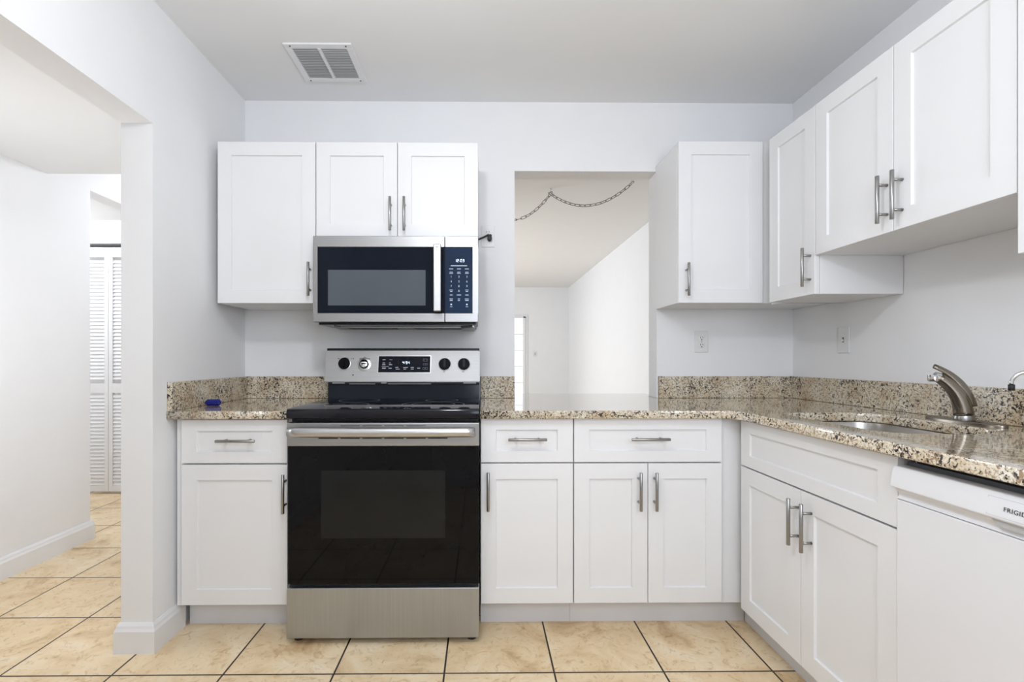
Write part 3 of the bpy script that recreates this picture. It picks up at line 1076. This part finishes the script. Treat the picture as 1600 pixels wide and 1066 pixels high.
hd = MB().box(mx(679) - 0.001, mx(690) + 0.001, -0.052, -0.034, iz0 + 0.004, iz1 + 0.004, 0.004)
mh = hd.build('door_handle', 'steelhandle', md)
for zc in (iz0 + 0.012, iz1 - 0.010):
    MB().box(mx(680), mx(689), -0.036, 0.006, zc - 0.010, zc + 0.010, 0.002).build('handle_mount', 'slot', mh)
em = MB()
pbox(em, Matrix.Translation(((mx(679) + mx(690)) / 2, -0.0522, iz1 - 0.010)) @ Matrix.Rotation(R(90), 4, 'X'), 0.014, 0.007, 0, 0.0003)
em.build('maker_mark', 'greylegend', mh)
fc = MB()
framed(fc, xs + 0.001, hm, 0.0, MH, xs + 0.001, mx(738.5), iz0, iz1, 0.0, 0.035)
mc = fc.build('control_column', 'steel', mw)
kp = MB().box(xs + 0.0015, mx(737.5), 0.003, 0.034, iz0 + 0.0005, iz1 - 0.0005).build('control_glass', 'bluereflect', mc)
FM = lambda px, py: Matrix.Translation((mx(px), 0.003, mz(py))) @ Matrix.Rotation(R(90), 4, 'X')
ck = MB(); seven(ck, FM(718, 407.3), '12:03', 0.0120, 0.0001); ck.build('clock_digits', 'glow', kp)
br = MB(); pbox(br, FM(717, 415.3), 0.075, 0.0038, 0, 0.0004); br.build('indicator_bar', 'bluelegend', kp)
ky = MB()
cols = (705, 717, 729.5)
for c in cols:
    pbox(ky, FM(c, 420.2), 0.018, 0.0028, 0, 0.0003)
    pbox(ky, FM(c, 425.3), 0.015, 0.0024, 0, 0.0003)
    pbox(ky, FM(c, 427.3), 0.017, 0.0024, 0, 0.0003)
for rr, yy in enumerate((432.6, 440.0, 447.4)):
    for cc, c in enumerate(cols):
        ky.text(str(rr * 3 + cc + 1), 0.0130, FM(c, yy), 0.0002)
ky.text('0', 0.0130, FM(717, 454.6), 0.0002)
for c in (705, 729.5):
    pbox(ky, FM(c, 453.2), 0.016, 0.0024, 0, 0.0003); pbox(ky, FM(c, 455.4), 0.011, 0.0024, 0, 0.0003)
for c, w in ((705, .012), (717, .020), (729.5, .015)):
    pbox(ky, FM(c, 461), w, 0.0026, 0, 0.0003)
for c, w in ((705, .015), (717, .010), (729.5, .018)):
    pbox(ky, FM(c, 467.2), w, 0.0026, 0, 0.0003); pbox(ky, FM(c, 469.6), w * 0.9, 0.0026, 0, 0.0003)
for c in (705, 729.5):
    pbox(ky, FM(c, 475.8), 0.007, 0.007, 0, 0.0003); pbox(ky, FM(c, 479.4), 0.011, 0.0022, 0, 0.0003)
ky.build('keypad', 'bluelegend', kp)
# underside: dark filter bay with rails, lamp cover
un = MB()
un.box(-hm + 0.012, hm - 0.012, 0.045, 0.392, -0.010, 0.004)
und = un.build('underside', 'black', mw)
for x0 in (-0.29, 0.05):
    MB().box(x0, x0 + 0.24, 0.22, 0.36, -0.0125, -0.0095).build('grease_filter', 'slot', und)
rl = MB()
rl.box(-0.31, 0.31, 0.190, 0.197, -0.016, -0.009)
rl.box(-0.31, -0.303, 0.07, 0.197, -0.016, -0.009)
rl.poly_prism([(0.29, 0.19), (0.35, 0.07), (0.358, 0.07), (0.358, 0.39), (0.30, 0.39)], 'z', -0.019, -0.009)
rl.build('filter_rail', 'steel', und)

# =================================================================== DISHWASHER
d = thing('dishwasher', (1.050, 1.238, 0), 'white built-in dishwasher at the right edge, right of the sink cabinet', 'dishwasher', RZ)
W = 0.602
MB().box(0.004, W - 0.004, 0.034, 0.62, 0.02, 0.871).build('tub', 'greydark', d)
MB().box(-0.0035, W, 0.012, 0.048, 0.115, 0.7735, 0.003).build('door', 'dw', d)
MB().box(0.01, W - 0.01, 0.085, 0.10, 0.0, 0.112).build('toe_kick', 'toe', d)
# console: bulging face, concave pull recess under it
prof = [(0.046, 0.860), (0.020, 0.860), (0.008, 0.858), (0.002, 0.851), (-0.002, 0.832), (-0.004, 0.808), (-0.002, 0.805),
        (0.008, 0.801), (0.015, 0.793), (0.017, 0.784), (0.012, 0.7755), (0.046, 0.7755)]
co = MB().poly_prism(prof, 'x', -0.003, W + 0.003, 0.0008).build('console', 'dw', d, smooth=35)
xc = 1.238 - 0.936
bd = MB()
def cbox(m, x0, x1, z0, z1, out0, out1):
    t_ = bmesh.new()
    def yy(z):
        k = (0.851 - z) / (0.851 - 0.808)
        return 0.002 - 0.006 * min(1, max(0, k))
    vs = [t_.verts.new((x, yy(z) - o, z)) for o in (out0, out1) for x, z in ((x0, z0), (x1, z0), (x1, z1), (x0, z1))]
    for q in ((0, 1, 2, 3), (4, 5, 6, 7), (0, 1, 5, 4), (1, 2, 6, 5), (2, 3, 7, 6), (3, 0, 4, 7)):
        t_.faces.new([vs[i] for i in q])
    bmesh.ops.recalc_face_normals(t_, faces=list(t_.faces))
    m.add(t_)
for x0, x1, z0, z1 in ((xc - 0.067, xc + 0.067, 0.8485, 0.8493), (xc - 0.067, xc + 0.067, 0.8110, 0.8118), (xc - 0.068, xc - 0.067, 0.8110, 0.8493), (xc + 0.067, xc + 0.068, 0.8110, 0.8493)):
    cbox(bd, x0, x1, z0, z1, -0.0002, 0.0004)
bd.build('badge_outline', 'greylegend', co)
tx = MB()
tx.text('FRIGIDAIRE', 0.0125, Matrix.Translation((xc, -0.0029, 0.8290)) @ Matrix.Rotation(R(90 - 4.8), 4, 'X'), 0.0003, space=1.12, width=0.069)
tx.build('lettering', 'darkprint', co)
pk = MB()
pk.poly_prism([(xc - 0.066, 0.8045), (xc - 0.060, 0.797), (xc - 0.048, 0.790), (xc + 0.048, 0.790), (xc + 0.060, 0.797), (xc + 0.066, 0.8045)], 'y', 0.004, 0.016)
pk.build('pull_pocket', 'duct', co)
tb = MB()
tb.box(0.02, 0.024, 0.040, 0.05, 0.870, 0.886)
tb.build('mounting_bracket', 'steel', d)

# =================================================================== WALL PLATES
def outlet_parts(o, sockets=(0.0195, -0.0195)):
    MB().box(-0.036, 0.036, -0.006, 0, -0.058, 0.058, 0.0025).build('cover_plate', 'plate', o)
    for z in sockets:
        s_ = MB().lathe([(0.0165, 0.0), (0.0165, 0.0018), (0.015, 0.0024), (0.0, 0.0024)], (0, -0.0055, z), (0, -1, 0), 24).build('socket', 'plate', o, smooth=40)
        h = MB()
        h.box(-0.0072, -0.0048, -0.0085, -0.0072, z - 0.001, z + 0.0085)
        h.box(0.0046, 0.0070, -0.0085, -0.0072, z - 0.000, z + 0.0085)
        h.box(-0.0026, 0.0026, -0.0085, -0.0072, z - 0.0105, z - 0.0055)
        h.build('slots', 'slot', s_)
    MB().lathe([(0.003, 0.0), (0.003, 0.001), (0.0, 0.0014)], (0, -0.006, 0), (0, -1, 0), 12).build('screw', 'chrome', o)
o = thing('outlet', (1.193, YB, 1.224), 'white two-socket outlet on the back wall under the right wall cabinet', 'outlet')
outlet_parts(o)
o = thing('outlet', (0.036, YB, 1.792), 'white outlet plate with a black plug in it, right of the microwave top', 'outlet')
outlet_parts(o, sockets=(0.0195,))
pc = thing('power_plug', (0.045, YB - 0.008, 1.775), 'black angled plug with its cord running left behind the microwave', 'plug')
MB().lathe([(0.0, 0.0), (0.011, 0.0), (0.0125, 0.004), (0.0125, 0.022), (0.010, 0.030), (0.0, 0.031)], (0, 0, 0), (0, -1, 0), 20).box(-0.010, 0.011, -0.024, -0.002, -0.004, 0.022, 0.003).build('plug_body', 'rubber', pc, smooth=40)
MB().tube([(0.004, -0.014, 0.020), (-0.012, -0.016, 0.018), (-0.035, -0.022, 0.005), (-0.060, -0.030, -0.008), (-0.085, -0.036, -0.020)], 0.0050, 12).build('cord', 'rubber', pc)

o = thing('light_switch', (XR, 2.268, 1.220), 'white toggle switch plate on the right wall, near the corner', 'light switch', RZ, 'switch plates')
MB().box(-0.037, 0.037, -0.006, 0, -0.062, 0.062, 0.0025).build('cover_plate', 'plate', o)
MB().box(-0.0050, 0.0050, -0.0066, -0.0055, -0.012, 0.012).build('toggle_slot', 'greydark', o)
MB().box(-0.0032, 0.0032, -0.016, -0.005, -0.008, 0.003, 0.001).build('toggle', 'plate', o)
for z in (-0.03, 0.03):
    MB().lathe([(0.003, 0.0), (0.003, 0.001), (0.0, 0.0014)], (0, -0.006, z), (0, -1, 0), 12).build('screw', 'plate', o)
o = thing('light_switch', (1.042, FYR, 1.23), 'tiny switch plate on the far wall seen through the pass-through', 'light switch', 0, 'switch plates')
MB().box(-0.036, 0.036, -0.006, 0, -0.058, 0.058, 0.0025).build('cover_plate', 'plate', o)
MB().box(-0.012, 0.012, -0.012, -0.006, -0.026, 0.026, 0.001).build('rocker', 'greylegend', o)

# =================================================================== CEILING VENT
vx, vy = -0.722, 2.304
v_ = thing('ceiling_vent', (vx, vy, CZ), 'square white louvred air vent on the kitchen ceiling', 'vent')
hx_, hy_ = 0.151, 0.148
fr = MB()
fw = 0.030
for x0, x1, y0, y1 in ((-hx_, hx_, -hy_, -hy_ + fw), (-hx_, hx_, hy_ - fw, hy_), (-hx_, -hx_ + fw, -hy_ + fw, hy_ - fw), (hx_ - fw, hx_, -hy_ + fw, hy_ - fw)):
    fr.box(x0, x1, y0, y1, -0.0075, 0, 0.002, 1)
fr.box(-0.007, 0.007, -hy_ + fw, hy_ - fw, -0.010, -0.002)
fr.build('frame', 'trim', v_)
lv = MB()
ns = 19
for k in range(ns):
    y = -hy_ + fw + (2 * hy_ - 2 * fw) * (k + 0.5) / ns
    for x0, x1 in ((-hx_ + fw - 0.002, -0.006), (0.006, hx_ - fw + 0.002)):
        t = bmesh.new()
        bmesh.ops.create_cube(t, size=1.0)
        for q in t.verts:
            q.co = Vector((q.co.x * (x1 - x0), q.co.y * 0.0120, q.co.z * 0.0012))
        lv.add(t, Matrix.Translation(((x0 + x1) / 2, y, -0.0055)) @ Matrix.Rotation(R(24), 4, 'X'))
lv.build('louvers', 'trim', v_)
MB().box(-hx_ + fw - 0.004, hx_ - fw + 0.004, -hy_ + fw - 0.004, hy_ - fw + 0.004, -0.0012, -0.0002).build('duct_mouth', 'duct', v_)
for sx in (-hx_ + 0.028, hx_ - 0.028):
    for sy in (-hy_ + 0.014, hy_ - 0.014):
        MB().lathe([(0.004, 0.0), (0.004, 0.0012), (0.0, 0.002)], (sx, sy, -0.0075), (0, 0, -1), 12).build('screw', 'greydark', v_)

# =================================================================== CHAIN beyond the pass-through
ch = thing('swag_chain', (0.564, 3.98, CZ), 'thin grey link chain swagged from ceiling hooks beyond the pass-through', 'chain')
def sag(a, b, low, n=200):
    a, b = Vector(a), Vector(b)
    # parabola through both ends with the given lowest height
    ha, hb = a.z - low, b.z - low
    u0 = math.sqrt(ha) / (math.sqrt(ha) + math.sqrt(hb))
    k = ha / (u0 * u0)
    return [Vector((a.x + (b.x - a.x) * t_, a.y + (b.y - a.y) * t_, low + k * (t_ - u0) ** 2)) for t_ in [i / n for i in range(n + 1)]]
def link_bm(L, Wd, r):
    m = MB()
    pts = []
    hl, hw_ = L / 2 - Wd / 2, Wd / 2
    for k in range(12):
        a = 2 * math.pi * k / 12 + math.pi / 12
        x = math.cos(a) * hw_ + (hl if math.cos(a) > 0 else -hl)
        pts.append((x, math.sin(a) * hw_, 0))
    pts = pts + [pts[0], pts[1]]
    m.tube(pts, r, 6, cap=False)
    return m
lb = link_bm(0.050, 0.024, 0.0026)
me = bpy.data.meshes.new('l'); lb.bm.to_mesh(me); lb.bm.free()
H1, H2, H3 = (0.0, 0.0, -0.045), (0.60, -0.205, -0.030), (-0.62, 0.10, -0.030)
cm = MB()
for a, b, low in ((H1, H2, -0.170), (H1, H3, -0.245)):
    pts = sag(a, b, low)
    acc, nxt, idx = 0.0, 0.0, 0
    for p, q in zip(pts, pts[1:]):
        acc += (q - p).length
        if acc >= nxt:
            d_ = (q - p).normalized()
            rot = Vector((1, 0, 0)).rotation_difference(d_).to_matrix().to_4x4()
            tw = Matrix.Rotation(R(55 if idx % 2 == 0 else -20), 4, 'X')
            t = bmesh.new(); t.from_mesh(me)
            cm.add(t, Matrix.Translation(q) @ rot @ tw)
            idx += 1
            nxt += 0.041
cm.build('chain_links', 'chain', ch, smooth=80)
for h_ in (H1, H2, H3):
    hk = MB()
    hk.lathe([(0.0, 0.0), (0.010, 0.0), (0.006, 0.008), (0.0, 0.008)], (h_[0], h_[1], 0), (0, 0, -1), 12)
    pts = [(h_[0], h_[1], -0.006), (h_[0], h_[1], -0.018)]
    zc = h_[2] + 0.005
    for k in range(9):
        a = R(90 + 30 * k)
        pts.append((h_[0] + 0.009 * math.cos(a), h_[1], zc + 0.009 * math.sin(a)))
    hk.tube(pts, 0.0022, 8)
    hk.build('hook', 'plate', ch)

bpy.context.view_layer.update()
